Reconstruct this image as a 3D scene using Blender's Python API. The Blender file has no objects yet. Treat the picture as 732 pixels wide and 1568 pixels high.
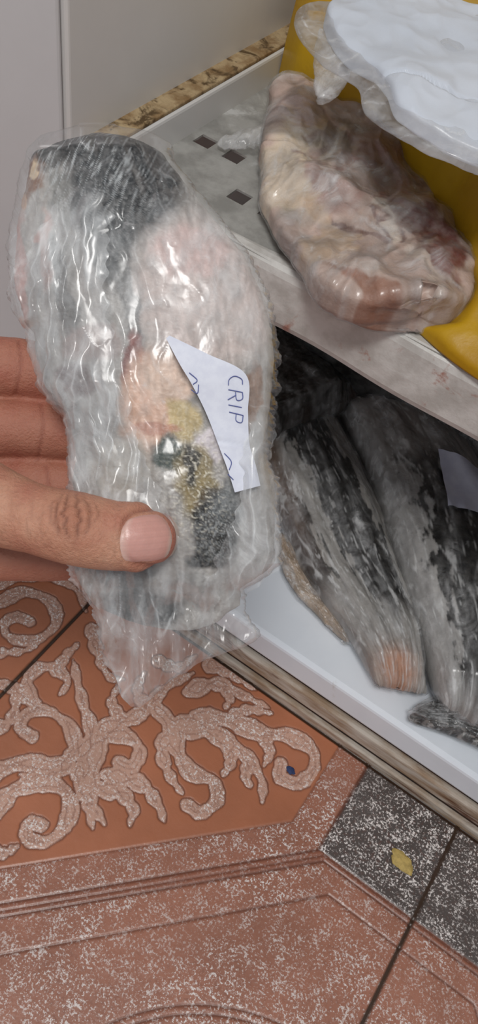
import bpy, bmesh, math, numpy as np
from mathutils import Matrix, Vector
from mathutils.bvhtree import BVHTree
rng=np.random.RandomState(7)
sc=bpy.context.scene
sc.view_settings.view_transform='Standard'
# ---------------------------------------------------------------- helpers
def lin(r,g,b):
    f=lambda c:(c/255/12.92) if c<=10 else ((c/255+.055)/1.055)**2.4
    return (f(r),f(g),f(b))
K=lin
G3=rng.normal(size=(256,3)); G3/=np.linalg.norm(G3,axis=1)[:,None]
PM=rng.permutation(256); PM=np.concatenate([PM,PM,PM])
RX=rng.rand(256);RY=rng.rand(256);RZ=rng.rand(256)
def pn(x,y,z=0.0):
    x,y,z=np.broadcast_arrays(np.asarray(x,float),np.asarray(y,float),np.asarray(z,float))
    xi=np.floor(x).astype(int);yi=np.floor(y).astype(int);zi=np.floor(z).astype(int)
    xf=x-xi;yf=y-yi;zf=z-zi
    f=lambda t:t*t*t*(t*(t*6-15)+10)
    u=f(xf);v=f(yf);w=f(zf)
    def g(a,b,c):
        h=PM[PM[PM[(xi+a)&255]+((yi+b)&255)]+((zi+c)&255)]
        gg=G3[h]
        return gg[...,0]*(xf-a)+gg[...,1]*(yf-b)+gg[...,2]*(zf-c)
    L=lambda a,b,t:a+(b-a)*t
    return 1.6*L(L(L(g(0,0,0),g(1,0,0),u),L(g(0,1,0),g(1,1,0),u),v),L(L(g(0,0,1),g(1,0,1),u),L(g(0,1,1),g(1,1,1),u),v),w)
def fbm(x,y,z=0.0,o=4):
    s=0;a=1;t=0
    for i in range(o):
        s=s+a*pn(x*2**i+7.1*i,y*2**i+3.3*i,np.asarray(z)*2**i+i*1.7);t+=a;a*=.5
    return s/t
def ridg(x,y,z=0.0,o=3):
    s=0;a=1;t=0
    for i in range(o):
        s=s+a*(1-np.abs(pn(x*2**i+5.1*i,y*2**i+9.3*i,np.asarray(z)*2**i+i*2.7))*2.2);t+=a;a*=.55
    return s/t
def facet(x,y,seed=0):
    """crumple facets: every cell is a randomly tilted plane, blended along creases"""
    xi=np.floor(x).astype(int);yi=np.floor(y).astype(int)
    best=np.full(x.shape,-9.)
    for a in(-1,0,1):
        for b in(-1,0,1):
            h=PM[PM[(xi+a+seed*17)&255]+((yi+b+seed*5)&255)]
            cx=xi+a+RX[h];cy=yi+b+RY[h]
            dx=x-cx;dy=y-cy
            pl=(RZ[h]-.5)*.5-np.hypot(dx,dy)*.8+dx*(RX[(h*7+3)&255]-.5)*.9+dy*(RY[(h*5+1)&255]-.5)*.9
            best=np.maximum(best,pl)
    return best
def sstep(a,b,x):
    t=np.clip((x-a)/(b-a),0,1);return t*t*(3-2*t)
def link(o,parent=None):
    sc.collection.objects.link(o)
    if parent: o.parent=parent
    return o
def empty(name,m=None):
    e=bpy.data.objects.new(name,None);e.empty_display_size=.05
    sc.collection.objects.link(e)
    if m is not None:e.matrix_world=m
    return e
def grid_mesh(name,P,wrap,mat,parent=None,attrs={},smooth=True):
    n,m=P.shape[:2]
    me=bpy.data.meshes.new(name)
    i=np.arange(n-1)[:,None];j=np.arange(m if wrap else m-1)[None,:]
    jn=(j+1)%m
    F=np.stack([i*m+j,i*m+jn,(i+1)*m+jn,(i+1)*m+j],-1).reshape(-1,4)
    me.vertices.add(n*m);me.vertices.foreach_set('co',P.reshape(-1).astype(np.float32))
    me.loops.add(F.size);me.loops.foreach_set('vertex_index',F.reshape(-1).astype(np.int32))
    me.polygons.add(len(F));me.polygons.foreach_set('loop_start',(np.arange(len(F))*4).astype(np.int32))
    me.polygons.foreach_set('loop_total',np.full(len(F),4,np.int32))
    if smooth: me.polygons.foreach_set('use_smooth',np.ones(len(F),bool))
    me.update(calc_edges=True)
    for k,a in attrs.items():
        a=np.asarray(a)
        if a.ndim==3:
            at=me.attributes.new(k,'FLOAT_COLOR','POINT')
            at.data.foreach_set('color',np.concatenate([a,np.ones(a.shape[:2]+(1,))],-1).reshape(-1).astype(np.float32))
        else:
            at=me.attributes.new(k,'FLOAT','POINT')
            at.data.foreach_set('value',a.reshape(-1).astype(np.float32))
    me.materials.append(mat)
    return link(bpy.data.objects.new(name,me),parent)
def resamp(P,n):
    P=np.array(P,float)
    Q=np.vstack([2*P[0]-P[1],P,2*P[-1]-P[-2]]);out=[]
    for k in range(1,len(Q)-2):
        t=np.linspace(0,1,16,endpoint=False)[:,None]
        a,b,c,d=Q[k-1],Q[k],Q[k+1],Q[k+2]
        out.append(.5*((2*b)+(c-a)*t+(2*a-5*b+4*c-d)*t**2+(-a+3*b-3*c+d)*t**3))
    out=np.vstack(out+[P[-1:]])
    s=np.r_[0,np.cumsum(np.linalg.norm(np.diff(out,axis=0),axis=1))]
    q=np.linspace(0,s[-1],n)
    return np.stack([np.interp(q,s,out[:,i]) for i in range(out.shape[1])],-1)
def loft(L,R,N,M,zc,top,bot,pw=.8,ew=.07):
    L=resamp(L,N);R=resamp(R,N);t=np.linspace(0,1,N)
    a=np.linspace(0,2*np.pi,M,endpoint=False)
    c=np.cos(a);s=np.sin(a)
    P=np.zeros((N,M,3))
    C=(L+R)/2;H=(R-L)/2
    P[...,:2]=C[:,None]+H[:,None]*c[None,:,None]
    sg=np.sign(s)*np.abs(s)**pw
    e=np.sqrt(np.clip(np.minimum(t,1-t)/ew,0,1))
    P[...,2]=zc(t)[:,None]+np.where(sg>0,top(t)[:,None]*e[:,None]*sg,bot(t)[:,None]*e[:,None]*sg)
    return P,np.broadcast_to(t[:,None],(N,M)),np.broadcast_to(c,(N,M)),np.broadcast_to(s,(N,M))
def normals(P):
    du=np.gradient(P,axis=0);dv=np.roll(P,-1,1)-np.roll(P,1,1)
    n=np.cross(dv,du);n/=np.linalg.norm(n,axis=-1)[...,None]+1e-12
    c=P.mean((0,1));
    if ((P-c)*n).sum()<0:n=-n
    return n
def paint(x,y,base,blobs,warp=0,wf=1):
    if warp:
        x=x+warp*fbm(x*wf,y*wf,3.3);y=y+warp*fbm(x*wf,y*wf,8.8)
    col=np.zeros(x.shape+(3,))+np.array(base)
    for b in blobs:
        cx,cy,rx,ry,ang,c,st=b
        ca,sa=math.cos(math.radians(ang)),math.sin(math.radians(ang))
        dx=x-cx;dy=y-cy
        d=np.sqrt(((dx*ca+dy*sa)/rx)**2+((-dx*sa+dy*ca)/ry)**2)
        w=(st*(1-sstep(.7,1.15,d)))[...,None]
        col=col*(1-w)+np.array(c)*w
    return col
# ---------------------------------------------------------------- materials
def newmat(name):
    m=bpy.data.materials.new(name);m.use_nodes=True
    nt=m.node_tree;nt.nodes.clear()
    return m,nt,nt.nodes,nt.links
def N(nodes,t,**k):
    n=nodes.new(t)
    for a,b in k.items():setattr(n,a,b)
    return n
def objco(nd,lk,scale):
    tc=N(nd,'ShaderNodeTexCoord');mp=N(nd,'ShaderNodeMapping')
    mp.inputs['Scale'].default_value=scale if hasattr(scale,'__len__') else (scale,)*3
    lk.new(tc.outputs['Object'],mp.inputs['Vector']);return mp.outputs['Vector']
def mth(nd,lk,op,a,b=None,c=None,clamp=False):
    n=N(nd,'ShaderNodeMath',operation=op);n.use_clamp=clamp
    for i,v in enumerate((a,b,c)):
        if v is None:continue
        if isinstance(v,(int,float)):n.inputs[i].default_value=v
        else:lk.new(v,n.inputs[i])
    return n.outputs[0]
def noise(nd,lk,vec,scale,detail=4,rough=.55,dist=0):
    n=N(nd,'ShaderNodeTexNoise');n.inputs['Scale'].default_value=scale;n.inputs['Detail'].default_value=detail
    n.inputs['Roughness'].default_value=rough;n.inputs['Distortion'].default_value=dist
    lk.new(vec,n.inputs['Vector']);return n.outputs['Fac']
def mixc(nd,lk,f,a,b,bt='MIX'):
    n=N(nd,'ShaderNodeMix',data_type='RGBA',blend_type=bt)
    for s,v in ((0,f),(6,a),(7,b)):
        if isinstance(v,(int,float)):n.inputs[s].default_value=v
        elif isinstance(v,tuple):n.inputs[s].default_value=v+(1,)
        else:lk.new(v,n.inputs[s])
    return n.outputs[2]
def rampf(nd,lk,f,a,b):
    n=N(nd,'ShaderNodeMapRange',interpolation_type='SMOOTHSTEP');lk.new(f,n.inputs[0])
    n.inputs[1].default_value=a;n.inputs[2].default_value=b;return n.outputs[0]
def surf(name,c1,c2=None,scale=20,rough=.5,bump=0,bscale=None,spec=.5,metal=0,attr=None,sss=0,coat=0,stain=None,stretch=(1,1,1)):
    m,nt,nd,lk=newmat(name)
    p=N(nd,'ShaderNodeBsdfPrincipled');o=N(nd,'ShaderNodeOutputMaterial');lk.new(p.outputs[0],o.inputs[0])
    v=objco(nd,lk,stretch)
    f=rampf(nd,lk,noise(nd,lk,v,scale,6,.6),.35,.65)
    if attr:
        a=N(nd,'ShaderNodeAttribute',attribute_name=attr)
        c=mixc(nd,lk,mth(nd,lk,'MULTIPLY',f,.10),a.outputs['Color'],c2 or c1)
    else:c=mixc(nd,lk,f,c1,c2 or c1)
    if stain:
        sc_,lo,hi,col=stain
        c=mixc(nd,lk,rampf(nd,lk,noise(nd,lk,v,sc_,8,.65,.5),lo,hi),c,col)
    lk.new(c,p.inputs['Base Color'])
    p.inputs['Roughness'].default_value=rough;p.inputs['Metallic'].default_value=metal
    p.inputs['Specular IOR Level'].default_value=spec
    if sss:
        p.inputs['Subsurface Weight'].default_value=sss;p.inputs['Subsurface Radius'].default_value=(1,.35,.2);p.inputs['Subsurface Scale'].default_value=.004
    if coat:p.inputs['Coat Weight'].default_value=coat;p.inputs['Coat Roughness'].default_value=.2
    if bump:
        b=N(nd,'ShaderNodeBump');b.inputs['Strength'].default_value=1;b.inputs['Distance'].default_value=bump
        lk.new(noise(nd,lk,v,bscale or scale*3,5,.6),b.inputs['Height']);lk.new(b.outputs[0],p.inputs['Normal'])
    return m
def film(name,lo=.15,hi=.6,tint=(.82,.83,.84),sc_=60,bump=.0003,rough=.2,gl=.28,stretch=(1,.6,1)):
    """thin crumpled polythene: clear sheet with fresnel glints, milky where folded"""
    m,nt,nd,lk=newmat(name)
    p=N(nd,'ShaderNodeBsdfPrincipled');o=N(nd,'ShaderNodeOutputMaterial')
    tr=N(nd,'ShaderNodeBsdfTransparent');mx=N(nd,'ShaderNodeMixShader');mg=N(nd,'ShaderNodeMixShader')
    gs=N(nd,'ShaderNodeBsdfGlossy');gs.inputs['Roughness'].default_value=rough
    v=objco(nd,lk,stretch)
    p.inputs['Base Color'].default_value=tint+(1,);p.inputs['Roughness'].default_value=rough*1.8
    p.inputs['Specular IOR Level'].default_value=.45
    nz=N(nd,'ShaderNodeTexNoise');nz.inputs['Scale'].default_value=sc_;nz.inputs['Detail'].default_value=2
    lk.new(v,nz.inputs['Vector'])
    vm=N(nd,'ShaderNodeVectorMath',operation='MULTIPLY_ADD');lk.new(nz.outputs['Color'],vm.inputs[0]);vm.inputs[1].default_value=(.02,.02,.02);lk.new(v,vm.inputs[2])
    vo=N(nd,'ShaderNodeTexVoronoi',feature='DISTANCE_TO_EDGE');vo.inputs['Scale'].default_value=sc_*1.5;lk.new(vm.outputs[0],vo.inputs['Vector'])
    ed=vo.outputs['Distance']
    n2=noise(nd,lk,v,sc_*2.5,3,.5,.6)
    h=mth(nd,lk,'ADD',mth(nd,lk,'MULTIPLY',ed,1.0),mth(nd,lk,'MULTIPLY',n2,.8))
    b=N(nd,'ShaderNodeBump');b.inputs['Distance'].default_value=bump;lk.new(h,b.inputs['Height'])
    for q in(p,gs):lk.new(b.outputs[0],q.inputs['Normal'])
    lw=N(nd,'ShaderNodeFresnel');lw.inputs['IOR'].default_value=1.45;lk.new(b.outputs[0],lw.inputs['Normal'])
    gf=mth(nd,lk,'MINIMUM',mth(nd,lk,'MULTIPLY',lw.outputs[0],gl*3),gl)
    n3=rampf(nd,lk,noise(nd,lk,v,sc_*1.3,5,.65,1.2),.36,.68)
    crease=mth(nd,lk,'MULTIPLY',rampf(nd,lk,ed,.05,.0),.05)
    op=mth(nd,lk,'ADD',mth(nd,lk,'MULTIPLY_ADD',n3,hi-lo,lo),crease)
    a=N(nd,'ShaderNodeAttribute',attribute_name='opac')
    op=mth(nd,lk,'MULTIPLY',op,mth(nd,lk,'MULTIPLY',a.outputs['Fac'],2.0),clamp=True)
    lk.new(gf,mg.inputs[0]);lk.new(tr.outputs[0],mg.inputs[1]);lk.new(gs.outputs[0],mg.inputs[2])
    lk.new(op,mx.inputs[0]);lk.new(mg.outputs[0],mx.inputs[1]);lk.new(p.outputs[0],mx.inputs[2]);lk.new(mx.outputs[0],o.inputs[0])
    return m
def box(name,lo,hi,mat,parent=None,bev=.002):
    bm=bmesh.new();bmesh.ops.create_cube(bm,size=1)
    for v in bm.verts:
        v.co=Vector([lo[i]+(v.co[i]+.5)*(hi[i]-lo[i]) for i in range(3)])
    if bev:bmesh.ops.bevel(bm,geom=bm.edges[:],offset=bev,segments=3,profile=.5,affect='EDGES')
    me=bpy.data.meshes.new(name);bm.to_mesh(me);bm.free();me.materials.append(mat)
    for p in me.polygons:p.use_smooth=False
    return link(bpy.data.objects.new(name,me),parent)
def bvh_of(ob):
    me=ob.data
    return BVHTree.FromPolygons([v.co[:] for v in me.vertices],[tuple(p.vertices) for p in me.polygons])
# ---------------------------------------------------------------- camera
right=Vector((.8185,.5558,.1456));down=Vector((.5257,-.6223,-.580));fwd=Vector((-.2318,.5513,-.8015))
cam=bpy.data.cameras.new('camera');co=link(bpy.data.objects.new('camera',cam))
Mc=Matrix((( right.x,-down.x,-fwd.x,0),(right.y,-down.y,-fwd.y,0),(right.z,-down.z,-fwd.z,.72),(0,0,0,1)))
q=Mc.to_quaternion();co.rotation_mode='QUATERNION';co.rotation_quaternion=q;co.location=(0,0,.72)
cam.sensor_fit='VERTICAL';cam.sensor_height=36;cam.lens=36*1243/1568;cam.clip_start=.01
sc.camera=co
# ---------------------------------------------------------------- floor tiles
# scroll ornament of the tile: traced drawing, rectified to metres on the tile plane
def rectify(P):
    P=np.array(P,float);x=(P[:,0]-366)/1243;y=(P[:,1]-784)/1243
    X=.8185*x+.5257*y-.2318;Y=.5558*x-.6223*y+.5513;Z=-.1456*x+.580*y+.8015
    return np.stack([X/Z,Y/Z],-1)*.72
SS=[ # (points, width start, width end) in drawing units
([(-30,1250),(0,1228),(30,1206),(65,1196),(98,1210),(108,1240),(94,1272),(64,1290),(40,1280),(46,1260),(64,1264)],17,7),
([(-30,1190),(0,1178),(40,1168),(80,1172),(114,1150),(106,1112),(72,1088),(42,1092),(32,1114),(50,1128)],15,7),
([(112,1150),(95,1178),(60,1190),(30,1186)],14,4),
([(60,1086),(40,1056),(52,1026),(84,1022),(104,1044),(92,1062)],14,6),
([(40,1060),(10,1050),(-10,1040)],12,5),
([(84,1030),(100,1005),(120,985)],11,4),
([(122,1160),(140,1120),(128,1080),(118,1040),(112,1010)],13,5),
([(130,1215),(140,1185),(146,1152),(165,1128),(196,1128),(214,1150),(202,1174),(182,1168)],17,8),
([(120,1180),(140,1230),(160,1262)],15,5),
([(150,1205),(186,1215),(204,1240),(198,1264)],15,5),
([(160,1185),(214,1200),(240,1228),(252,1258)],16,5),
([(120,1170),(134,1236),(142,1268)],11,4),
([(150,1118),(190,1104),(225,1086),(250,1056),(296,1030)],14,6),
([(190,1104),(172,1078),(180,1050)],11,4),
([(225,1086),(210,1056),(222,1030)],11,4),
([(240,1085),(262,1110),(272,1150),(296,1184),(326,1194),(332,1224),(308,1244),(286,1232)],17,7),
([(262,1120),(248,1150),(262,1190),(280,1215)],14,4),
([(262,1110),(310,1116),(350,1136),(385,1166),(402,1200),(402,1228)],19,5),
([(350,1136),(354,1166),(340,1188)],13,4),
([(385,1166),(376,1186),(384,1206)],11,4),
([(300,1098),(350,1102),(400,1122),(440,1126),(476,1146),(482,1176),(460,1198),(430,1190),(430,1170)],17,8),
([(400,1122),(414,1150),(404,1172)],12,4),
([(350,1102),(380,1086),(416,1092)],12,4),
([(285,1060),(330,1046),(372,1064),(412,1084)],15,4),
([(330,1046),(352,1066),(344,1086)],10,4),
([(318,1016),(352,1030),(392,1056)],13,4),
([(240,1010),(270,1022),(300,1004)],11,4),
([(-20,1300),(6,1306),(28,1294)],10,4),
([(-20,1120),(10,1108),(24,1080),(16,1050)],11,5),
([(-30,940),(0,922),(38,906),(78,922),(86,955),(54,980),(16,976),(6,955),(26,944),(46,952)],12,7),
([(-20,905),(20,888),(70,884),(116,902),(132,936)],9,5),
([(-30,1010),(0,1000),(36,996),(60,985)],9,4),
([(140,960),(150,1000),(168,1036),(190,1040)],12,4),
]
def floor():
    st=.0009
    xs=np.concatenate([[-3,-1.5,-.8,-.5],np.arange(-.40,.26,st),[.4,.8,1.5,3]])
    ys=np.concatenate([[-3,-1.5,-.8,-.3],np.arange(-.06,.36,st),[.5,.9]])
    X,Y=np.meshgrid(xs,ys,indexing='ij')
    T=.402
    tx=(X+.261)%(2*T);lx=np.where(tx>T,2*T-tx,tx)
    ty=(Y+.067)%(2*T);ly=np.where(ty>T,2*T-ty,ty)
    e=.0008
    d1=np.minimum((ly-lx-.039)/1.414,.277-lx)
    d2=np.minimum((ly-lx-.002)/1.414,.3075-lx)
    dsq=np.minimum(lx-.3085,ly-.3105)
    d3=np.maximum((ly-lx+.012)/1.414,ly-.3045)
    d4=np.maximum((ly-lx+.049)/1.414,ly-.284)
    orange=np.array(lin(176,112,82));pink=np.array(lin(162,110,90));brown=np.array(lin(92,52,38));dark=np.array(lin(86,78,75))
    C=np.zeros(X.shape+(3,))+pink;SP=np.full(X.shape,.9);Z=np.zeros(X.shape)
    def blend(w,col,sp=None):
        nonlocal C,SP
        C=C*(1-w[...,None])+np.array(col)*w[...,None]
        if sp is not None:SP=SP*(1-w)+sp*w
    A=sstep(-e,e,d1);blend(A,orange,.0)
    S=np.full(X.shape,1.0)
    for k,(s,w0,w1) in enumerate(SS):
        P=resamp(rectify(s),60)
        n=len(P);t=np.linspace(0,1,n)
        w=(w0+(w1-w0)*t)*.00058*(1+.24*np.sin(t*24+k))
        w=w*np.clip((1-t)*9+.25,0,1)**.6*np.clip(t*6+.6,0,1)
        if len(s)>6: w[-9:]=w1*.00082
        x0,y0=P.min(0)-.014;x1,y1=P.max(0)+.014
        i0,i1=np.searchsorted(xs,[x0,x1]);j0,j1=np.searchsorted(ys,[y0,y1])
        if i1<=i0 or j1<=j0:continue
        xx=X[i0:i1,j0:j1];yy=Y[i0:i1,j0:j1];D=np.full(xx.shape,1.0)
        for a in range(n):
            D=np.minimum(D,np.hypot(xx-P[a,0],yy-P[a,1])-w[a])
        S[i0:i1,j0:j1]=np.minimum(S[i0:i1,j0:j1],D)
    S=S+.0012*pn(X*140,Y*140)
    orn=(1-sstep(-e,e,S))*(d1>.003)
    blend(orn,lin(198,158,140),1.0)
    inner=np.exp(-((S+.0046)/.0005)**2)*(d1>.002);blend(inner*.55,lin(120,72,56),0.2)
    gl=np.exp(-((S-.0004)/.0007)**2)*(d1>.002);blend(gl*.85,lin(100,56,40),0.);Z-=gl*.0006
    Z+=orn*.0003
    def groove(d,w=.0012,st=.85):
        nonlocal Z
        g=np.exp(-(d/w)**2);blend(g*st,brown,0.);Z-=g*.0008
    groove(d1,.0009,.45)
    mid=(d2<0)&(d3>0)&(dsq<0)
    blend(mid.astype(float)*.7,lin(146,92,72),.1)
    groove(d2);groove(d3);groove(d3-.0045,.001,.6);groove(d4,.0011,.7)
    for r in(.178,.172):
        g=np.exp(-((np.hypot(lx-.39,ly-.01)-r)/.0011)**2)*(d4<0);blend(g*.8,brown,0);Z-=g*.0006
    q=sstep(-e,e,dsq);blend(q,dark,1.1)
    groove(dsq,.0009,.5)
    gr=np.minimum(np.minimum(lx,T-lx),np.minimum(ly,T-ly))
    g=1-sstep(.0012,.0026,gr);blend(g,lin(62,44,32),0.);Z-=g*.0015
    var=fbm(X*14,Y*14,0,5)
    C=np.clip(C*(1+.3*var)[...,None],0,1)
    SP=SP*np.clip(.8+1.1*fbm(X*12,Y*12,5,3),.3,1.3)
    m,nt,nd,lk=newmat('tile')
    p=N(nd,'ShaderNodeBsdfPrincipled');o=N(nd,'ShaderNodeOutputMaterial');lk.new(p.outputs[0],o.inputs[0])
    v=objco(nd,lk,1)
    a=N(nd,'ShaderNodeAttribute',attribute_name='Col');s=N(nd,'ShaderNodeAttribute',attribute_name='speck')
    nz=noise(nd,lk,v,460,3,.75);n2=noise(nd,lk,v,90,4,.6)
    th=mth(nd,lk,'ADD',mth(nd,lk,'MULTIPLY',n2,.45),nz)
    spk=mth(nd,lk,'MULTIPLY',rampf(nd,lk,th,.74,.86),s.outputs['Fac'],clamp=True)
    drk=mth(nd,lk,'MULTIPLY',rampf(nd,lk,noise(nd,lk,v,300,3,.6),.48,.38),mth(nd,lk,'MULTIPLY',s.outputs['Fac'],.3))
    c=mixc(nd,lk,drk,a.outputs['Color'],lin(110,74,64))
    c=mixc(nd,lk,spk,c,lin(236,228,224))
    lk.new(c,p.inputs['Base Color']);p.inputs['Roughness'].default_value=.34;p.inputs['Specular IOR Level'].default_value=.45
    b=N(nd,'ShaderNodeBump');b.inputs['Distance'].default_value=.0004;lk.new(n2,b.inputs['Height']);lk.new(b.outputs[0],p.inputs['Normal'])
    grid_mesh('floor',np.stack([X,Y,Z],-1)[:, ::-1],False,m,attrs={'Col':C[:, ::-1],'speck':SP[:, ::-1]})
floor()
# ---------------------------------------------------------------- freezer
white=surf('enamel_white',lin(212,212,214),lin(206,206,208),6,.35)
liner=surf('liner_white',lin(220,219,216),lin(210,209,207),5,.3)
linerf=surf('liner_floor_white',lin(232,237,244),lin(222,228,236),7,.3,stain=(22,.64,.8,lin(196,192,186)))
rust=surf('rusty_gap',lin(64,38,24),lin(34,24,18),60,.8,.001)
tan=surf('dirty_strip',lin(196,186,174),lin(150,124,98),45,.6,.0004,stain=(25,.52,.66,lin(96,60,38)),stretch=(.35,1,2))
gasket=surf('mouldy_gasket',lin(176,154,118),lin(130,102,66),70,.8,.001,stain=(60,.5,.62,lin(84,64,36)))
wallm=surf('painted_wall',lin(205,205,200),lin(198,198,192),8,.8)
box('wall_back',(-3,.86,0),(3,.92,2.6),wallm,bev=0)
fz=empty('freezer')
box('left_side',(-.348,.336,.0),(-.30,.80,1.35),liner,fz)
box('right_side',(.26,.336,.0),(.305,.80,1.35),liner,fz)
box('back_panel',(-.30,.74,.06),(.26,.80,1.35),liner,fz)
box('top_panel',(-.348,.336,1.35),(.305,.80,1.40),white,fz)
box('liner_floor',(-.30,.333,.062),(.26,.74,.098),linerf,fz,.005)
box('rust_gap_upper',(-.30,.341,.046),(.26,.36,.064),rust,fz,0)
box('kick_strip',(-.345,.334,.026),(.30,.36,.048),tan,fz,.003)
box('rust_gap_lower',(-.345,.340,.012),(.30,.36,.027),rust,fz,0)
box('foot_strip',(-.345,.335,.0),(.30,.36,.013),tan,fz,.002)
box('shelf_ledge',(-.302,.352,.425),(-.284,.74,.450),liner,fz,.003)
box('ledge_grime',(-.3015,.354,.4495),(-.2855,.60,.4525),gasket,fz,.001)
dr=box('door_inner',(0,-.052,.03),(.50,0,1.38),white,fz,.003)
dr.matrix_world=Matrix.Translation((-.3015,.3335,0))@Matrix.Rotation(math.atan2(-.86,-.5),4,'Z')
# ---------------------------------------------------------------- perforated steel shelf
steel=surf('galvanised_steel',lin(168,167,163),lin(138,137,133),45,.5,.0004,metal=.1,stain=(26,.58,.70,lin(196,196,194)))
lipm=surf('brightened_steel_lip',lin(208,206,202),lin(182,179,174),50,.45,.0005,stain=(30,.58,.68,lin(166,122,108)))  # light frost, colour also raised because the lip catches less light; pink stains
def shelf():
    bm=bmesh.new()
    hs=.0062
    rows_y=[.402,.437,.472,.507,.542,.577,.612,.647]
    holes=[(-.272,.437),(-.2485,.437)]+[(-.2205+c*.0235,.402) for c in range(20)]
    for r,yy in enumerate(rows_y[1:]):
        for c in range(14):holes.append((-.150+c*.0275+(.006 if r%2 else 0),yy))
    y=[.362]+sorted(sum([[v-hs,v+hs] for v in rows_y],[]))+[.735]
    for (a,b) in [(y[i],y[i+1]) for i in range(len(y)-1)]:
        mid=(a+b)/2
        hx=sorted([h for h in holes if abs(h[1]-mid)<1e-4])
        cut=-.284;solid=[]
        for h in hx:
            solid.append((cut,h[0]-hs));cut=h[0]+hs
        solid.append((cut,.258))
        for (p,q) in solid:
            if q-p<.0005:continue
            z0,z1=.4265,.428
            vs=[bm.verts.new(c) for c in((p,a,z0),(q,a,z0),(q,b,z0),(p,b,z0),(p,a,z1),(q,a,z1),(q,b,z1),(p,b,z1))]
            for f in((0,3,2,1),(4,5,6,7),(0,1,5,4),(1,2,6,5),(2,3,7,6),(3,0,4,7)):bm.faces.new([vs[i] for i in f])
    prof=[(.374,.4275),(.368,.4290),(.3635,.4290),(.3605,.4270),(.3593,.423),(.3590,.405),(.3592,.392),(.361,.3875),(.3645,.386),(.369,.388),(.370,.394),(.3685,.400),(.3665,.410),(.3665,.4265)]
    xs=np.linspace(-.284,.258,160);prev=None
    for x in xs:
        ring=[bm.verts.new((x,py-.0008*math.sin(x*60)*(pz<.42),pz+.0006*math.sin(x*37))) for py,pz in prof]
        if prev:
            for i in range(len(prof)):
                j=(i+1)%len(prof);ff=bm.faces.new((prev[i],prev[j],ring[j],ring[i]));ff.material_index=1
        prev=ring
    bmesh.ops.recalc_face_normals(bm,faces=bm.faces[:])
    me=bpy.data.meshes.new('perforated_shelf');bm.to_mesh(me);bm.free();me.materials.append(steel);me.materials.append(lipm)
    link(bpy.data.objects.new('perforated_freezer_shelf',me))
shelf()
# ---------------------------------------------------------------- yellow bag heap
def pt_in(poly,X,Y):
    ins=np.zeros(X.shape,bool);D=np.full(X.shape,9.);n=len(poly)
    for i in range(n):
        x1,y1=poly[i];x2,y2=poly[(i+1)%n]
        c=((y1>Y)!=(y2>Y))&(X<(x2-x1)*(Y-y1)/(y2-y1+1e-12)+x1);ins^=c
        dx,dy=x2-x1,y2-y1;t=np.clip(((X-x1)*dx+(Y-y1)*dy)/(dx*dx+dy*dy+1e-12),0,1)
        D=np.minimum(D,np.hypot(X-x1-t*dx,Y-y1-t*dy))
    return np.where(ins,D,-D)
MEAT_L=[(-.262,.505),(-.250,.480),(-.230,.441),(-.198,.391),(-.174,.370),(-.148,.354),(-.127,.341),(-.104,.341),(-.092,.354),(-.080,.366)]
MEAT_R=[(-.262,.505),(-.243,.512),(-.214,.508),(-.172,.500),(-.139,.482),(-.110,.464),(-.084,.434),(-.066,.402),(-.064,.378),(-.080,.366)]
def yellow():
    Lc=[(-.2835,.545),(-.262,.525),(-.24,.515),(-.21,.48),(-.15,.42),(-.115,.385),(-.076,.368),(-.034,.357),(.06,.35),(.16,.36)]
    Rc=[(-.2835,.70),(-.26,.71),(-.22,.72),(-.17,.725),(-.1,.725),(0,.725),(.06,.725),(.12,.725),(.18,.72),(.24,.70)]
    P,t,c,s=loft(Lc,Rc,300,300,lambda t:t*0+.4295,lambda t:t*0+.105,lambda t:t*0+.0008,.45,.01)
    x,y=P[...,0],P[...,1]
    md=pt_in(MEAT_L+MEAT_R[::-1],x,y)
    f=1-.95*sstep(-.010,.006,md)
    rise=sstep(-.15,1.0,(y-.36)/.16)
    rise=np.maximum(rise,sstep(-.2,-.24,x)*.8)
    top=s>0
    h=(P[...,2]-.4295)*np.where(top,f*(.10+.84*rise),1)
    wr=ridg(x*18+y*6,y*14,1,2)*.006+.004*facet(x*26+y*10,y*18,2)
    P[...,2]=.4295+h+np.where(top,wr*np.clip(h/.02,0,1)+.001,0)
    P[...,2]=np.where(top,np.minimum(P[...,2],.505+.006*fbm(x*12,y*12,4,2)),P[...,2])
    m=surf('yellow_plastic',lin(192,152,22),lin(170,126,12),12,.42,.0004,120,.4)
    grid_mesh('yellow_plastic_bag',P,True,m)
yellow()
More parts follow.
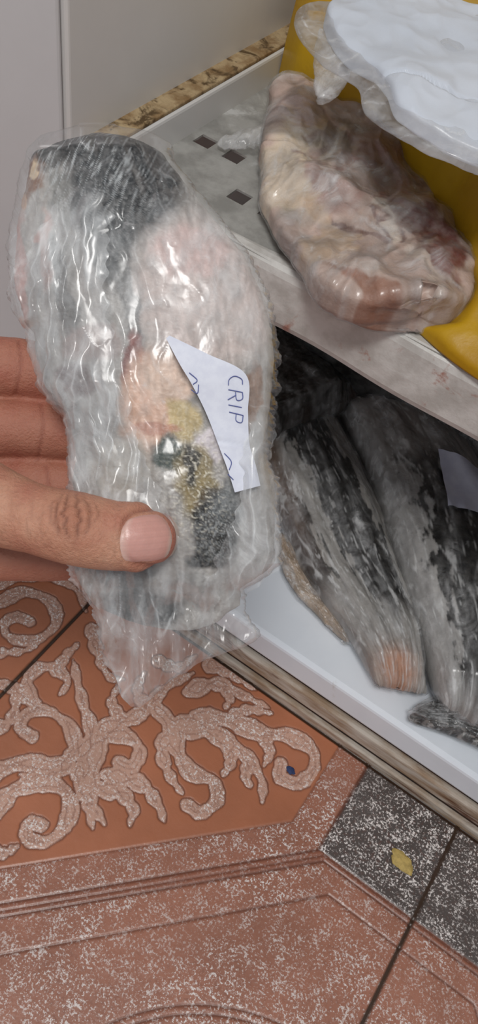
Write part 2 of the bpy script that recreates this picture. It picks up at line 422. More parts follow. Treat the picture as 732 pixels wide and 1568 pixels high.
# ---------------------------------------------------------------- meat on shelf
filmM=film('freezer_film',.10,.55,sc_=50)
def meat():
    e=empty('wrapped_frozen_meat')
    tp=lambda t:.013+.003*np.sin(t*8)
    P,t,c,s=loft(MEAT_L,MEAT_R,340,340,lambda t:t*0+.4425,tp,lambda t:t*0+.0115,.42,.05)
    n=normals(P);x,y=P[...,0],P[...,1]
    ed=np.clip(1-np.abs(s)*1.2,0,1)
    edge_n=.0065*fbm(x*38,y*38,31,3)*ed
    wx=x+.014*fbm(x*22,y*22,4,2);wy=y+.014*fbm(x*22,y*22,9,2)
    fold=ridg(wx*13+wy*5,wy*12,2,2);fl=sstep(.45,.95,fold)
    w2=ridg(wx*46+wy*10,wy*30,5,2)
    d=.0065*fbm(x*20,y*20,1,2)+.0048*fl+.0022*w2+.0009*fbm(x*120,y*120,P[...,2]*120,3)+edge_n
    up=np.clip(s*1.5+.6,0.25,1)
    B=P+n*(d*up)[...,None];B[...,2]=np.maximum(B[...,2],.4305)
    col=paint(x,y,lin(182,158,146),[
        (-.232,.465,.03,.04,-30,lin(188,162,156),.8),(-.17,.465,.035,.03,0,lin(154,118,112),.8),(-.20,.445,.02,.03,20,lin(206,190,176),.8),
        (-.20,.405,.018,.045,35,lin(208,192,170),.85),(-.150,.378,.04,.014,-20,lin(198,170,142),.85),(-.165,.405,.02,.02,0,lin(168,132,122),.7),
        (-.105,.425,.024,.020,-50,lin(108,46,38),1),(-.078,.400,.016,.026,0,lin(112,54,44),.95),
        (-.14,.44,.03,.012,-25,lin(150,104,98),.8),(-.10,.350,.022,.008,0,lin(140,90,64),.85),(-.125,.402,.03,.004,25,lin(106,66,54),.8),
        (-.130,.420,.008,.024,20,lin(214,200,186),.9),(-.15,.482,.02,.01,-25,lin(136,94,88),.8),(-.19,.43,.010,.03,30,lin(144,106,98),.6),
        (-.095,.385,.02,.006,-40,lin(202,184,170),.8)],.035,32)
    mot=fbm(wx*55,wy*55,5,5)
    col=col*(1+.65*mot)[...,None]
    fro=sstep(.05,.5,fbm(x*60,y*60,25,5))[...,None]*.45;col=col*(1-fro)+np.array(lin(222,214,208))*fro
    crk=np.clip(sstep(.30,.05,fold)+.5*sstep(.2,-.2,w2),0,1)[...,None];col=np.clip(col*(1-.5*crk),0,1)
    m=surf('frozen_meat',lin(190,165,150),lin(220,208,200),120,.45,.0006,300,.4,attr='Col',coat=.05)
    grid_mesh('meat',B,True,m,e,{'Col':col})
    P2=P+n*((d*up)+.0008+(.0018*(facet(x*38,y*38,3)+.5)+.0006*ridg(x*30+y*24,y*16,7,2))*up)[...,None];P2[...,2]=np.maximum(P2[...,2],.4298)
    L1=sstep(.8,1,ridg(wx*30+wy*20,wy*14,51,1))
    grid_mesh('cling_film',P2,True,filmM,e,{'opac':np.clip(.18+.6*fbm(x*26,y*26,3,5)+.2*L1,.03,.8)})
    P3,t,c,s=loft([(-.262,.436),(-.256,.446),(-.248,.464),(-.230,.474)],[(-.258,.433),(-.244,.440),(-.234,.446),(-.214,.448)],90,70,lambda t:.432+.010*t,lambda t:t*0+.004,lambda t:t*0+.002)
    P3+=normals(P3)*(.0015*ridg(P3[...,0]*150,P3[...,1]*60,1,2))[...,None]
    P3[...,2]=np.maximum(P3[...,2],.4287)
    grid_mesh('film_end',P3,True,filmM,e,{'opac':np.full(P3.shape[:2],.3)})
meat()
# ---------------------------------------------------------------- white packet upper right
filmC=film('clear_margin_film',.04,.30,sc_=45,gl=.5,stretch=(1,1,1))
def packet():
    e=empty('white_plastic_bag')
    L=[(-.216,.462),(-.210,.448),(-.188,.428),(-.156,.413),(-.134,.392),(-.112,.389),(-.082,.392),(-.04,.402),(.03,.42)]
    Rr=[(-.212,.475),(-.205,.50),(-.18,.53),(-.14,.55),(-.10,.56),(-.06,.56),(-.02,.56),(.03,.55),(.06,.54)]
    P,t,c,s=loft(L,Rr,260,260,lambda t:t*0+.521,lambda t:t*0+.010,lambda t:t*0+.007,.35,.02)
    x,y=P[...,0],P[...,1]
    seam=((x+.11)*-.30+(y-.425)*.954)
    P[...,2]+=.005*fbm(x*14,y*14,1,3)+.0065*facet(x*16+y*6,y*16,4)+.0022*ridg(x*26,y*26,3,2)+.0015*facet(x*45,y*40,7)-.0025*np.exp(-(seam/.0011)**2)*(s>0)
    m=surf('white_plastic',lin(208,214,224),lin(200,207,218),10,.28,.0003,60)
    grid_mesh('white_panel',P,True,m,e)
    L2=[(a-.009-.004*math.sin(i*2.),b-.012+.004*math.cos(i*1.7)) for i,(a,b) in enumerate(L)]
    P,t,c,s=loft(L2,Rr,300,260,lambda t:t*0+.5185,lambda t:t*0+.006,lambda t:t*0+.005,.4,.02)
    x,y=P[...,0],P[...,1]
    P[...,2]+=.003*facet(x*36,y*36,2)+.0010*ridg(x*40,y*30,4,2)+.002
    L1=sstep(.8,1,ridg(x*40+y*20,y*30,51,1))
    grid_mesh('clear_margin',P,True,filmC,e,{'opac':np.clip(.35+.6*L1,0,1)})
    P,t,c,s=loft([(-.214,.452),(-.208,.435),(-.196,.420),(-.186,.406)],[(-.185,.444),(-.180,.428),(-.178,.414),(-.181,.405)],110,90,lambda t:.516-.014*t,lambda t:t*0+.003,lambda t:t*0+.003)
    P+=normals(P)*(.003*facet(P[...,0]*100,P[...,1]*60,2)+.0015*ridg(P[...,0]*100,P[...,1]*60,2,2))[...,None]
    grid_mesh('torn_edge',P,True,filmM,e,{'opac':np.full(P.shape[:2],.4)})
packet()
# ---------------------------------------------------------------- fish stacked on the freezer floor
def bagfish(name,Lc,Rc,z,h,bands,pale,seed,op=.3,extra=None,dk=lin(12,12,14),ew=.07,frost=.65):
    e=empty(name)
    P,t,c,s=loft(Lc,Rc,340,240,lambda t:t*0+z,lambda t:h*(.75+.25*np.sin(t*3.1)),lambda t:t*0+(z-.0995),.75,ew)
    n=normals(P);x,y=P[...,0],P[...,1]
    d=.006*fbm(t*4,c*2.2,seed)+.0012*ridg(t*5+seed,c*3,seed,2)+.0008*fbm(t*40,c*20,seed,2)
    up=np.clip(s*2+.5,.1,1)
    B=P+n*(d*up)[...,None];B[...,2]=np.maximum(B[...,2],.0992)
    st=fbm(t*3+seed,c*3+2*t,seed,4)
    col=np.zeros(x.shape+(3,))+np.array(pale)
    col=col*(1+.7*fbm(t*6,c*6,seed+17,5))[...,None]
    for c0,c1,w,s0,s1 in bands:
        cc=c0+(c1-c0)*t
        q=np.abs(c-cc+.35*st)/w
        m_=(1-sstep(.85,.98,q+.7*fbm(t*16,c*8,seed+2,5)))*sstep(s0-.05,s0+.05,t+.05*st)*(1-sstep(s1-.05,s1+.05,t+.05*st))
        col=col*(1-m_[...,None]*.98)+np.array(dk)*m_[...,None]*.98
    if extra is not None:
        for (et,ec,rt,rc,cl) in extra:
            w=np.exp(-((t-et)/rt)**2-((c-ec)/rc)**2)[...,None];w=np.clip(w*1.4,0,1);col=col*(1-w)+np.array(cl)*w
    fr=sstep(.75,.97,ridg(t*5+.6*st,c*6+1.5*st,seed+4,2))[...,None]*frost
    fr=np.maximum(fr,(sstep(.22,.42,fbm(t*14,c*7,seed+6,6))[...,None])*frost)
    col=np.clip(col*(1-fr)+np.array(lin(222,223,223))*fr,0,1)
    m=surf(name+'_skin',pale,lin(160,158,152),150,.45,.0006,300,.4,attr='Col',coat=.05)
    grid_mesh('fish_body',B,True,m,e,{'Col':col})
    F=P+n*((d*up)+.0016+(.0040*(facet(t*5,c*2.6,int(seed))+.5)+.0010*ridg(t*2,c*4,seed+9,2))*up)[...,None]
    F[...,2]=np.maximum(F[...,2],.0986)
    L1=sstep(.8,1,ridg(t*3+.5*c+.4*st,c*4,seed+12,1))
    fo=grid_mesh('plastic_film',F,True,filmM,e,{'opac':np.clip(op+.6*fbm(t*3,c*4,seed+1,4)+.15*L1,.02,1)})
    return e,fo
bagfish('added_dark_heap',
 [(-.225,.54),(-.19,.48),(-.136,.429),(-.087,.395),(-.034,.372),(.014,.344)],
 [(-.19,.59),(-.12,.540),(-.065,.495),(-.018,.445),(.022,.405),(.050,.362)],.118,.030,
 [(-.05,.35,.50,.0,.80),(-.9,-.9,.2,.35,.7)],lin(152,149,145),1.0,.12,[(.97,-.2,.05,.6,lin(180,132,104)),(.35,-.9,.25,.2,lin(96,78,66))])
eB,fB=bagfish('added_dark_heap',
 [(-.17,.585),(-.115,.54),(-.060,.485),(-.012,.43),(.030,.388),(.065,.356)],
 [(-.12,.65),(-.03,.61),(.05,.54),(.09,.475),(.118,.42),(.128,.362)],.130,.040,
 [(-.05,-.10,.55,.28,.97)],lin(160,158,156),4.0,.12,[(.10,0,.16,1,lin(136,128,124))])
eC,fC=bagfish('added_dark_heap',
 [(-.08,.64),(-.02,.60),(.04,.545),(.10,.48),(.13,.42)],
 [(.0,.69),(.06,.67),(.14,.62),(.20,.54),(.22,.46)],.145,.045,
 [(.4,.4,.3,.4,.9)],lin(152,150,150),9.0,.28)
bagfish('added_dark_heap',
 [(.050,.338),(.072,.345),(.10,.352),(.15,.36)],
 [(.055,.352),(.08,.378),(.13,.39),(.17,.38)],.110,.016,
 [(0,0,1.2,.0,1.)],lin(120,116,112),29.0,.12,None,lin(14,14,15),.07,.4)
bagfish('added_dark_heap',  # dark heap added across the back to deepen the shade under the shelf
 [(-.29,.60),(-.22,.58),(-.10,.60),(.05,.62),(.22,.63)],
 [(-.29,.72),(-.20,.73),(-.08,.73),(.08,.73),(.24,.72)],.170,.09,
 [(0,0,1.3,.0,1.0)],lin(54,42,36),17.0,.06,None,lin(22,18,16),.07,.12)
bagfish('added_dark_heap',  # second dark filler, added at back left so the under-shelf stays dim
 [(-.292,.50),(-.28,.47),(-.24,.455),(-.20,.48)],
 [(-.292,.60),(-.27,.62),(-.20,.61),(-.15,.59)],.140,.05,
 [(0,0,1.0,.0,1.0)],lin(64,46,38),23.0,.06,None,lin(30,23,19),.07,.12)
bagfish('frozen_fish_piece',
 [(-.134,.425),(-.118,.402),(-.090,.384),(-.055,.374),(-.028,.368)],
 [(-.122,.438),(-.104,.436),(-.074,.425),(-.044,.405),(-.024,.38)],.106,.012,
 [(.2,.1,.3,.5,.9)],lin(164,144,124),14.0,.12,None,lin(80,56,46))
paper=surf('paper',lin(218,221,232),lin(210,213,226),300,.7)
def drape(name,quad,obs,mat,par,off=.0015,n=24,zt=.3):
    bv=[bvh_of(o) for o in obs]
    G=np.zeros((n,n,3))
    for i in range(n):
        for j in range(n):
            a=i/(n-1);b=j/(n-1)
            p=(1-a)*(1-b)*np.array(quad[0])+a*(1-b)*np.array(quad[1])+a*b*np.array(quad[2])+(1-a)*b*np.array(quad[3])
            z=.1
            for t in bv:
                h=t.ray_cast(Vector((p[0],p[1],zt)),Vector((0,0,-1)))
                if h[0]:z=max(z,h[0].z)
            G[i,j]=(p[0],p[1],z+off)
    Z=G[...,2].copy()
    for k in range(20):Z[1:-1,1:-1]=np.maximum(Z[1:-1,1:-1],(Z[:-2,1:-1]+Z[2:,1:-1]+Z[1:-1,:-2]+Z[1:-1,2:])/4)
    G[...,2]=Z
    return grid_mesh(name,G,False,mat,par)
drape('paper_label',[(-.055,.562),(-.005,.565),(.018,.520),(-.018,.503)],[fB,fC],surf('bluish_paper',lin(216,220,238),lin(200,204,226),60,.6),eB)
# ---------------------------------------------------------------- held bundle (local frame: x right, y up, z towards photographer; metres)
Mb=Matrix.Translation(Vector((0,0,.72))+fwd*.30)@Mc.to_3x3().to_4x4()
U=.0002413
ROW=[193,200,210,225,250,300,350,400,450,500,515,545,560,600,640,680,700,740,780,820,860,880,900,940,965,980,1000,1020,1050,1070,1084]
LFT=[125,108,84,60,42,33,22,18,18,34,48,48,56,64,100,108,110,104,109,106,104,108,116,138,148,150,158,165,178,186,200]
RGT=[175,192,235,258,265,304,345,385,408,422,426,428,428,424,420,416,412,425,428,430,431,410,378,374,400,394,352,302,255,232,214]
THK=[0,.004,.008,.012,.016,.018,.019,.020,.020,.020,.020,.020,.020,.020,.019,.018,.018,.017,.016,.014,.010,.008,.006,.004,.0035,.003,.0025,.002,.0015,.001,.0005]
def prof(v):
    return np.interp(v,ROW,LFT),np.interp(v,ROW,RGT),np.interp(v,ROW,THK)
def shell(v0,v1,N_,M_,inset,tk,seed,jag):
    v=np.linspace(v0,v1,N_);l,r,th=prof(v)
    k_=np.hanning(15);k_/=k_.sum()
    sm=lambda q:np.convolve(np.pad(q,7,mode='edge'),k_,mode='valid')
    l=sm(l)+inset;r=sm(r)-inset;th=sm(th)
    e=np.sqrt(np.clip(np.minimum(v-v0,v1-v)/25.,0,1))
    a=np.linspace(0,2*np.pi,M_,endpoint=False);c=np.cos(a);s=np.sin(a)
    mid=(l+r)/2;hw=(r-l)/2
    if inset>0: hw=hw*np.sqrt(np.clip(np.minimum(v-v0,v1-v)/40.,0,1))
    u=mid[:,None]+hw[:,None]*c
    jg=jag*pn(v/14.,seed)+jag*.5*pn(v/5.,seed+3)+jag*1.2*pn(v/45.,seed+8);jr=jag*pn(v/14.,seed+6)+jag*.5*pn(v/5.,seed+9)+jag*1.2*pn(v/45.,seed+18)
    u=u+jg[:,None]*np.clip(-c,0,1)**24+jr[:,None]*np.clip(c,0,1)**24   # ragged only at the rim
    z=(th*tk*e)[:,None]*np.sign(s)*np.abs(s)**.6
    V=np.broadcast_to(v[:,None],u.shape)
    return u,V,z,np.broadcast_to(s,u.shape),np.broadcast_to(c,u.shape)
def toP(u,v,z):return np.stack([(u-366)*U,-(v-784)*U,z],-1)
hb=empty('frozen_fish_in_plastic_bag',Mb)
def bigz(u,v):
    k=sstep(860,960,v)
    return k*(.006*pn(u/70.,v/60.,2)+.003*pn(u/25.,v/60.,5)) - .004*k
u,v,z,s,c=shell(206,968,520,420,9,.84,1,2)
d=.0026*fbm(u/60.,v/60.,1,3)+.0008*ridg(u/30.,v/60.,2,2)+.0004*fbm(u/6.,v/6.,2,3)
cr=np.exp(-((u-305)/38)**2-((v-745)/80)**2)
d=d+cr*.0022*fbm(u/5.,v/5.,3,2)
zb=z+np.where(s>0,d,-d)*np.clip(np.abs(s)*2,0,1)+bigz(u,v)
col=paint(u,v,K(160,156,152),[
 (150,235,120,50,8,K(10,13,15),1),(220,310,66,92,30,K(20,25,29),1),(80,250,50,28,-15,K(12,16,18),1),(150,201,84,11,0,K(104,80,54),.9),
 (54,292,24,38,10,K(118,78,50),1),(64,276,9,14,0,K(214,190,156),.95),(44,325,8,18,0,K(180,142,114),.9),(110,325,22,56,-15,K(104,106,104),.7),(165,350,44,120,-12,K(28,33,37),1),
 (34,430,20,95,0,K(186,140,132),.9),(84,400,12,60,0,K(190,142,130),.9),(112,460,14,90,-8,K(64,60,58),.85),(150,470,14,80,-8,K(166,158,152),.7),
 (322,460,112,122,0,K(196,180,174),.98),(300,405,60,40,0,K(202,172,166),.8),(345,520,50,30,0,K(184,170,164),.7),(385,610,12,50,8,K(128,92,66),.9),
 (208,480,14,90,-10,K(80,79,78),.8),(150,540,50,30,0,K(152,130,124),.8),(128,592,38,22,12,K(72,24,18),1),
 (212,566,16,42,10,K(120,54,44),1),(240,628,48,80,0,K(208,170,148),1),(262,590,40,40,0,K(216,190,172),.9),(285,650,26,32,0,K(184,164,118),.95),
 (250,665,40,10,0,K(176,122,102),.8),(264,700,28,28,0,K(64,74,70),1),(190,720,50,50,0,K(170,160,146),.85),(326,690,28,30,0,K(208,200,204),.95),
 (302,740,30,60,-10,K(140,124,86),1),(322,772,22,30,0,K(88,72,46),.95),(292,715,12,36,0,K(24,22,18),.95),(334,805,38,64,12,K(7,9,11),1),(345,768,14,30,0,K(58,64,66),.8),
 (318,852,32,22,0,K(10,13,15),1),(200,880,50,30,0,K(60,64,66),.9),(212,936,70,36,0,K(14,17,20),1),(285,900,40,30,0,K(130,130,128),.6)],18,.03)
n1=fbm(u/9.,v/30.,4,4)
col=col*(1+.5*n1[...,None])
stv=sstep(.6,.92,ridg(u/7.+v/18.,v/70.,9,2))[...,None]*.75
dkz=(np.exp(-((u-165)/130)**2-((v-265)/85)**2))[...,None]
col=col*(1-stv*dkz)+np.array(K(190,195,197))*stv*dkz
ice=(cr*sstep(.05,.4,fbm(u/5.,v/5.,3,2)))[...,None]*.85;col=np.clip(col*(1-ice)+np.array(K(228,222,204))*ice,0,1)
scl=(np.exp(-((u-332)/36)**2-((v-810)/55)**2)*sstep(.5,.85,ridg(u/5.+v/12.,v/16.,8,2)))[...,None]*.55;col=col*(1-scl)+np.array(K(170,175,176))*scl
frs=(sstep(.3,.6,fbm(u/14.,v/14.,66,5))*(1-cr))[...,None]*(.4*(1-.7*dkz));col=np.clip(col*(1-frs)+np.array(K(222,222,223))*frs,0,1)
skin=surf('fish_flesh',K(200,190,180),K(206,203,200),500,.45,.0003,500,.35,attr='Col',coat=.05)
grid_mesh('fish_body',toP(u,v,zb)[:, ::-1],True,skin,hb,{'Col':col[:, ::-1]})
u,v,z,s,c=shell(193,1084,680,500,0,1.0,20,8)
lw=np.exp(-((u-120)/95)**2)*sstep(330,420,v)
lab=np.exp(-((u-325)/60)**2-((v-640)/110)**2)
plate=np.exp(-((u-330)/90)**4-((v-450)/100)**4)
clear=np.exp(-((u-290)/75)**2-((v-720)/160)**2);topz=np.exp(-((u-165)/130)**4-((v-265)/95)**4)
wu=u+44*fbm(u/130.,v/130.,40,3);wv=v+44*fbm(u/130.,v/130.,44,3)
F1=facet(wu/75.,wv/150.,1)+.5;F2=facet(wu/28.,wv/50.,3)+.5
sl=.35*(v-600)
def LN(x,y,sd,th=.86):return sstep(th,1.,ridg(x,y,sd,1))
brk=sstep(-.15,.35,fbm(u/60.,v/60.,77,2))
L1=LN((wu-sl*.4)/60.,wv/380.,11,.9)*brk;L2=LN((wu+wv*.5)/90.,wv/90.,12,.94)*(1-brk);L3=LN((wu-wv*.3)/34.,wv/190.,13,.93)*brk
R1=sstep(.2,1.,ridg((wu-sl*.4)/60.,wv/380.,11,1))
tail=sstep(840,900,v)
crk=.0034*F1+.0009*F2+.0026*R1*(.3+.8*lw+.4*tail)+.0010*tail*F2+.0003*L3
amp=np.clip(np.abs(s)*2.2,.12,1)*(1-.8*lab)*(1-.4*plate)*(1-.3*clear)
zz=z+np.where(s>0,1,-1)*(.0003+crk*amp)+bigz(u,v)
op=.17+.20*lw+.17*plate-.20*clear-.20*topz+.16*np.exp(-((u-395)/30)**2-((v-780)/90)**2)+.0*tail
op=op+.46*fbm(wu/55.,wv/170.,21,6)*(1-.65*clear)*(1-.5*plate)*(1-.45*topz)+(.20*L1+.12*L2+.14*L3)*(1-.7*clear)*(1-.8*plate)
op=np.where(s<0,np.clip(op,0,.10),op)
filmB=film('bag_film',.18,.62,sc_=48,bump=.00020,rough=.17,tint=(.80,.82,.83),gl=.26)
grid_mesh('plastic_film',toP(u,v,zz)[:, ::-1],True,filmB,hb,{'opac':np.clip(op,.02,.9)[:, ::-1]})
def ribbon(name,Lp,Rp,zoff,amp,seed,opv,n=260,m=90,lift=.0):
    L=resamp(Lp,n);R=resamp(Rp,n);w=np.linspace(0,1,m)
    uu=L[:,None,0]*(1-w)+R[:,None,0]*w;vv=L[:,None,1]*(1-w)+R[:,None,1]*w
    uu=uu+12*pn(vv/20.,seed)*(np.abs(w-.5)*2)**6
    l,r,th=prof(vv);q=np.clip((uu-(l+r)/2)/((r-l)/2),-.995,.995)
    wu=uu+26*fbm(uu/80.,vv/80.,seed,3)
    z=th*(1-q*q)**.3+zoff+amp*(sstep(.2,1,ridg(wu/40.,vv/220.,seed,1))+.6*facet(wu/40.,vv/90.,seed))+lift*np.sin(w*np.pi)
    fade=np.sin(np.linspace(0,np.pi,n))[:,None]**.5
    o=(opv+.5*fbm(wu/24.,vv/110.,seed+5,5)+.25*LN(wu/40.,vv/220.,seed,.9))*fade
    return grid_mesh(name,toP(uu,vv,z)[:, ::-1],False,filmB,hb,{'opac':np.clip(o,.01,1)[:, ::-1]})
ribbon('film_fold_1',[(130,330),(75,390),(58,440),(52,520),(75,600),(115,660)],[(170,320),(185,380),(178,470),(188,540),(192,610),(198,690)],.0040,.0026,31,.24,lift=.003)
ribbon('film_fold_2',[(115,640),(112,700),(125,770),(130,850)],[(205,600),(225,690),(262,780),(300,860)],.0034,.0026,35,.28,lift=.003)
ribbon('film_fold_3',[(385,640),(372,700),(365,770),(330,860),(300,920)],[(420,650),(415,720),(428,800),(425,860),(380,910)],.0034,.0026,39,.34,lift=.003)
ribbon('film_fold_4',[(130,860),(140,900),(170,950),(190,1000)],[(300,850),(330,890),(330,940),(300,990)],.003,.0030,43,.12,lift=.004)
def zs(uu,vv):
    l,r,th=prof(vv);q=np.clip((uu-(l+r)/2)/((r-l)/2),-.99,.99);return th*(1-q*q)**.3+.0034
L=resamp([(263,539),(282,575),(300,605),(320,645),(338,692),(350,724),(360,756)],60);R=resamp([(268,535),(320,560),(376,588),(379,640),(381,684),(390,715),(397,746)],60)
w=np.linspace(0,1,24);uu=L[:,None,0]*(1-w)+R[:,None,0]*w;vv=L[:,None,1]*(1-w)+R[:,None,1]*w
def lz(uu,vv):return zs(uu,vv)+.0012*np.sin(vv/28.)-.0012*np.exp(-((vv-688-.15*(uu-360))/5.)**2)
grid_mesh('paper_label',toP(uu,vv,lz(uu,vv))[:, ::-1],False,paper,hb)
ink=surf('blue_ink',lin(70,80,140),lin(84,96,156),80,.5)
def pen(strokes):
    cu=bpy.data.curves.new('handwriting','CURVE');cu.dimensions='3D';cu.bevel_depth=.00016;cu.bevel_resolution=1
    for st in strokes:
        st=resamp(st,14);sp=cu.splines.new('POLY');sp.points.add(len(st)-1)
        for i,(a,b) in enumerate(st):
            sp.points[i].co=((a-366)*U,-(b-784)*U,float(lz(np.array(a),np.array(b)))+.0004,1)
    cu.materials.append(ink);link(bpy.data.objects.new('handwriting',cu),hb)
pen([[(371,602),(370,595),(360,591),(352,596),(351,604)],
     [(351,610),(371,613)],[(371,613),(371,622),(363,624),(361,613)],[(362,617),(350,624)],
     [(351,631),(370,634)],[(352,641),(372,645)],[(372,645),(370,655),(362,653),(362,643)],
     [(296,588),(307,598),(301,604)],[(309,604),(307,616),(298,611)],[(345,700),(355,712),(352,724)],[(350,730),(358,738)]])
# ---------------------------------------------------------------- hand (same local frame)
hh=empty('human_hand',Mb)
def hp(a,b,z):k=(.30-z)/1243;return ((a-366)*k,-(b-784)*k,z)
chains=[
 [(226,824,.0195,.0100),(205,822,.0205,.0116),(165,819,.0215,.0124),(112,809,.0225,.0128),(55,795,.0215,.0122),(-10,774,.017,.0142),(-90,738,.009,.017),(-190,705,-.006,.020),(-330,720,-.02,.024)],
 [(240,604,-.029,.0092),(160,590,-.031,.0105),(70,572,-.031,.0120),(0,563,-.030,.0126),(-90,575,-.028,.0128),(-200,615,-.022,.014),(-400,700,-.022,.021)],
 [(262,690,-.029,.0092),(180,675,-.032,.0106),(90,660,-.032,.0118),(0,656,-.031,.0123),(-90,662,-.028,.0126),(-200,680,-.024,.015),(-400,720,-.022,.023)],
 [(240,756,-.030,.0086),(170,750,-.034,.0098),(90,742,-.036,.0110),(0,738,-.036,.0112),(-90,742,-.029,.0120),(-200,748,-.024,.015),(-400,740,-.022,.023)],
 [(190,850,-.028,.0082),(140,852,-.032,.0092),(80,853,-.033,.0100),(0,851,-.032,.0104),(-90,842,-.027,.0115),(-200,815,-.022,.014),(-400,760,-.020,.021)],
 [(-40,590,-.038,.012),(-10,700,-.042,.012),(20,790,-.042,.012),(-30,840,-.038,.011)],
 [(-330,715,-.02,.024),(-440,735,-.02,.027),(-620,800,-.01,.029),(-900,930,.03,.037),(-1050,1000,.05,.040)]]
bm=bmesh.new()
for ch in chains:
    Q=np.array([hp(a,b,z)+(r,) for a,b,z,r in ch])
    Ln=np.linalg.norm(np.diff(Q[:,:3],axis=0),axis=1).sum();k=int(Ln/.0022)
    for px,py,pz,r in resamp(Q,k):
        bmesh.ops.create_icosphere(bm,subdivisions=3 if r<.02 else 2,radius=r,matrix=Matrix.Translation((px,py,pz)))
me=bpy.data.meshes.new('hand_raw');bm.to_mesh(me);bm.free()
raw=link(bpy.data.objects.new('hand_raw',me))
md=raw.modifiers.new('r','REMESH');md.mode='VOXEL';md.voxel_size=.0009;md.use_smooth_shade=True
ms=raw.modifiers.new('s','SMOOTH');ms.factor=.5;ms.iterations=10
dg=bpy.context.evaluated_depsgraph_get();hm=bpy.data.meshes.new_from_object(raw.evaluated_get(dg))
bpy.data.objects.remove(raw)
nv=len(hm.vertices);co_=np.empty(nv*3,np.float32);hm.vertices.foreach_get('co',co_);co_=co_.reshape(-1,3).astype(float)
no=np.empty(nv*3,np.float32);hm.vertices.foreach_get('normal',no);no=no.reshape(-1,3).astype(float)
kk=(.30-co_[:,2])/1243;hu=co_[:,0]/kk+366;hv=-co_[:,1]/kk+784
thumb=(co_[:,2]>.006)
cr=np.zeros(nv)
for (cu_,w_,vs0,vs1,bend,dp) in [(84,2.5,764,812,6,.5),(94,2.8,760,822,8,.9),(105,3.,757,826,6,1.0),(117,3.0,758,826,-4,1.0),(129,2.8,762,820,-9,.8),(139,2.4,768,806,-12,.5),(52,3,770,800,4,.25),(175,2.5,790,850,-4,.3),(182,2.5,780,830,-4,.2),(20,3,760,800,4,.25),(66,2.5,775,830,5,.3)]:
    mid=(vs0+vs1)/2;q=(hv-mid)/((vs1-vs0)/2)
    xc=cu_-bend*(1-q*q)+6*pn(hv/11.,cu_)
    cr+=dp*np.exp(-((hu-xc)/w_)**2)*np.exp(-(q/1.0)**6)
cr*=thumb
knob=np.exp(-((hu-110)/34)**2-((hv-795)/34)**2)*thumb
nx=(hu-232)/44.;ny=(hv-823)/43.;nr=(np.abs(nx)**2.8+np.abs(ny)**2.8)**(1/2.8)
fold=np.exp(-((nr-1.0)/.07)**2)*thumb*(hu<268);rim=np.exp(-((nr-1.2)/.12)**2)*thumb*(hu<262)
pads=.00035*fbm(co_[:,0]*120,co_[:,1]*120,co_[:,2]*120,3)
fine=ridg(co_[:,0]*500,co_[:,1]*220,co_[:,2]*400,2)
fc=np.zeros(nv)
for (fu,fv0,fv1) in[(28,520,606),(62,616,706),(70,712,780)]:
    fc+=np.exp(-((hu-fu-4*np.sin((hv-fv0)/20.))/3.)**2)*((hv>fv0)&(hv<fv1))*(~thumb)
co_+=no*(-.00085*cr+.0011*knob+pads-.0007*fold+.0007*rim-.0005*fc+.00010*fine)[:,None]
hm.vertices.foreach_set('co',co_.reshape(-1).astype(np.float32))
base=np.array(K(184,134,110));red=np.array(K(162,96,80));palec=np.array(K(200,156,132))
C=np.zeros((nv,3))+base
f=fbm(co_[:,0]*60,co_[:,1]*60,co_[:,2]*60,4)
C+= (palec-base)*np.clip(f*1.3,0,1)[:,None]+(red-base)*np.clip(-f*1.3,0,1)[:,None]
C*=(1+.13*fine)[:,None]
w=np.clip(knob*.7,0,1)[:,None];C=C*(1-w)+np.array(K(164,106,82))*w
tipw=(np.exp(-((hu-262)/45)**2-((hv-830)/60)**2)*thumb)[:,None]*.6;C=C*(1-tipw)+np.array(K(182,104,90))*tipw
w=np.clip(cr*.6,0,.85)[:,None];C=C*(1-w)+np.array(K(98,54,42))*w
w=((~thumb)&(hu>-60)).astype(float)[:,None]*.6;C=C*(1-w)+np.array(K(160,94,78))*w  # fingers redder than the thumb, with their shadow put into the colour
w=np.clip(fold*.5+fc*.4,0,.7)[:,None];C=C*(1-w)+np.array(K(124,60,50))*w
at_=hm.attributes.new('Col','FLOAT_COLOR','POINT');at_.data.foreach_set('color',np.c_[np.clip(C,0,1),np.ones(nv)].reshape(-1).astype(np.float32))
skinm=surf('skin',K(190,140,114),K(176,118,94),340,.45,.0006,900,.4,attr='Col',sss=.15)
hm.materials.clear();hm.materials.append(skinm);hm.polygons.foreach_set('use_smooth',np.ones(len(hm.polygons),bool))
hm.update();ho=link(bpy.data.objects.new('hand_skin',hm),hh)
bv=BVHTree.FromPolygons([tuple(x) for x in co_],[tuple(p.vertices) for p in hm.polygons])
n_,m_=60,60;G=np.zeros((n_,m_,3));CC=np.zeros((n_,m_,3))
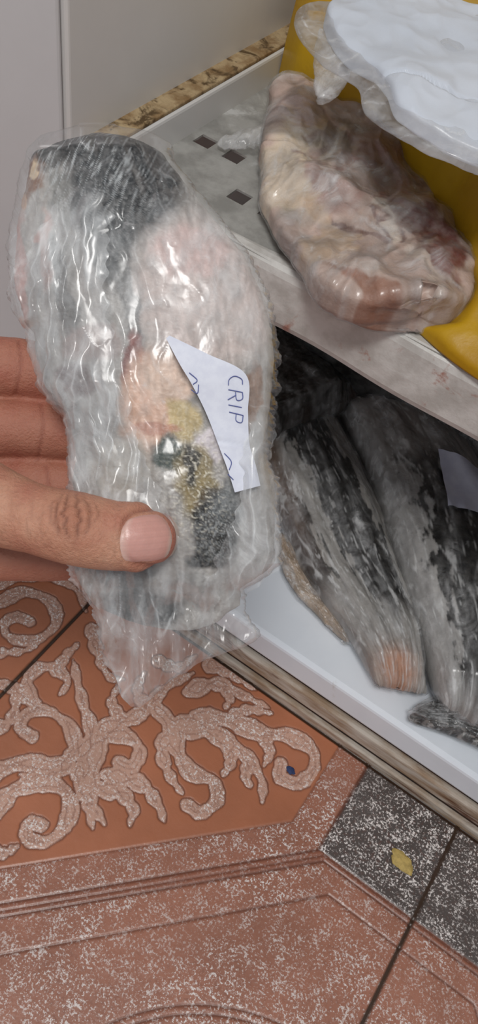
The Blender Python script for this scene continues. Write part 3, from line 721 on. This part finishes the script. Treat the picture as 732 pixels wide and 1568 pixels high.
for i in range(n_):
    for j in range(m_):
        a=-1+2*i/(n_-1);b=-1+2*j/(m_-1)
        ex=a*math.sqrt(1-b*b*.42);ey=b*math.sqrt(1-a*a*.30)
        U_=231+ex*42+ey*-3;V_=823+ey*38-ex*3
        k=.28/1243;X_=(U_-366)*k;Y_=-(V_-784)*k
        h=bv.ray_cast(Vector((X_,Y_,.1)),Vector((0,0,-1)))
        zz_=h[0].z if h[0] else .012
        r=max(abs(a),abs(b))
        G[i,j]=(X_,Y_,zz_+.00065-.0014*max(0,(r-.88)/.12)**2)
        pk=np.array(K(198,148,138));wh=np.array(K(212,192,178))
        tpw=float(sstep(.66,.86,a))*.9+.4*float(sstep(-.55,-.9,a))
        CC[i,j]=(pk*(1-tpw)+wh*tpw)*(1+.025*math.sin(b*23)+.02*math.sin(b*51+a))
Z=G[...,2].copy()
for k in range(8):
    Z[1:-1,1:-1]=(Z[:-2,1:-1]+Z[2:,1:-1]+Z[1:-1,:-2]+Z[1:-1,2:])/4
G[...,2]=Z
nail=surf('nail',K(204,150,140),K(214,170,160),120,.32,.0002,400,.5,attr='Col',sss=.1)
grid_mesh('thumbnail',G,False,nail,hh,{'Col':CC})
# ---------------------------------------------------------------- crumbs on the floor
def crumb(name,x,y,r,flat,colr,seed):
    bm=bmesh.new();bmesh.ops.create_icosphere(bm,subdivisions=4,radius=1)
    for vv_ in bm.verts:
        k=1+.6*float(fbm(vv_.co.x*1.3+seed,vv_.co.y*1.3,vv_.co.z,3))
        vv_.co=Vector((x+vv_.co.x*r[0]*k+vv_.co.y*r[1]*.5,y+vv_.co.y*r[1]*k-vv_.co.x*r[0]*.4,flat+vv_.co.z*flat*.95))
    me=bpy.data.meshes.new(name);bm.to_mesh(me);bm.free();me.materials.append(surf(name+'_m',colr,tuple(c*.7 for c in colr),200,.7,.0005))
    for p in me.polygons:p.use_smooth=True
    link(bpy.data.objects.new(name,me))
crumb('yellow_food_crumb',.112,.278,(.011,.006),.0014,lin(204,176,104),1)
crumb('blue_plastic_chip',-.009,.286,(.004,.0028),.001,lin(50,66,110),5)
# ---------------------------------------------------------------- light
def area(name,loc,tgt,size,power,colr):
    l=bpy.data.lights.new(name,'AREA');l.size=size;l.energy=power;l.color=colr
    o=link(bpy.data.objects.new(name,l));o.location=loc
    o.rotation_euler=(Vector(tgt)-Vector(loc)).to_track_quat('-Z','Y').to_euler()
area('ceiling_lamp',(.15,-.55,2.2),(-.05,.3,.3),.40,21,(1,.985,.96))
w=bpy.data.worlds.new('world');sc.world=w;w.use_nodes=True
w.node_tree.nodes['Background'].inputs[0].default_value=(.92,.95,1,1);w.node_tree.nodes['Background'].inputs[1].default_value=.42
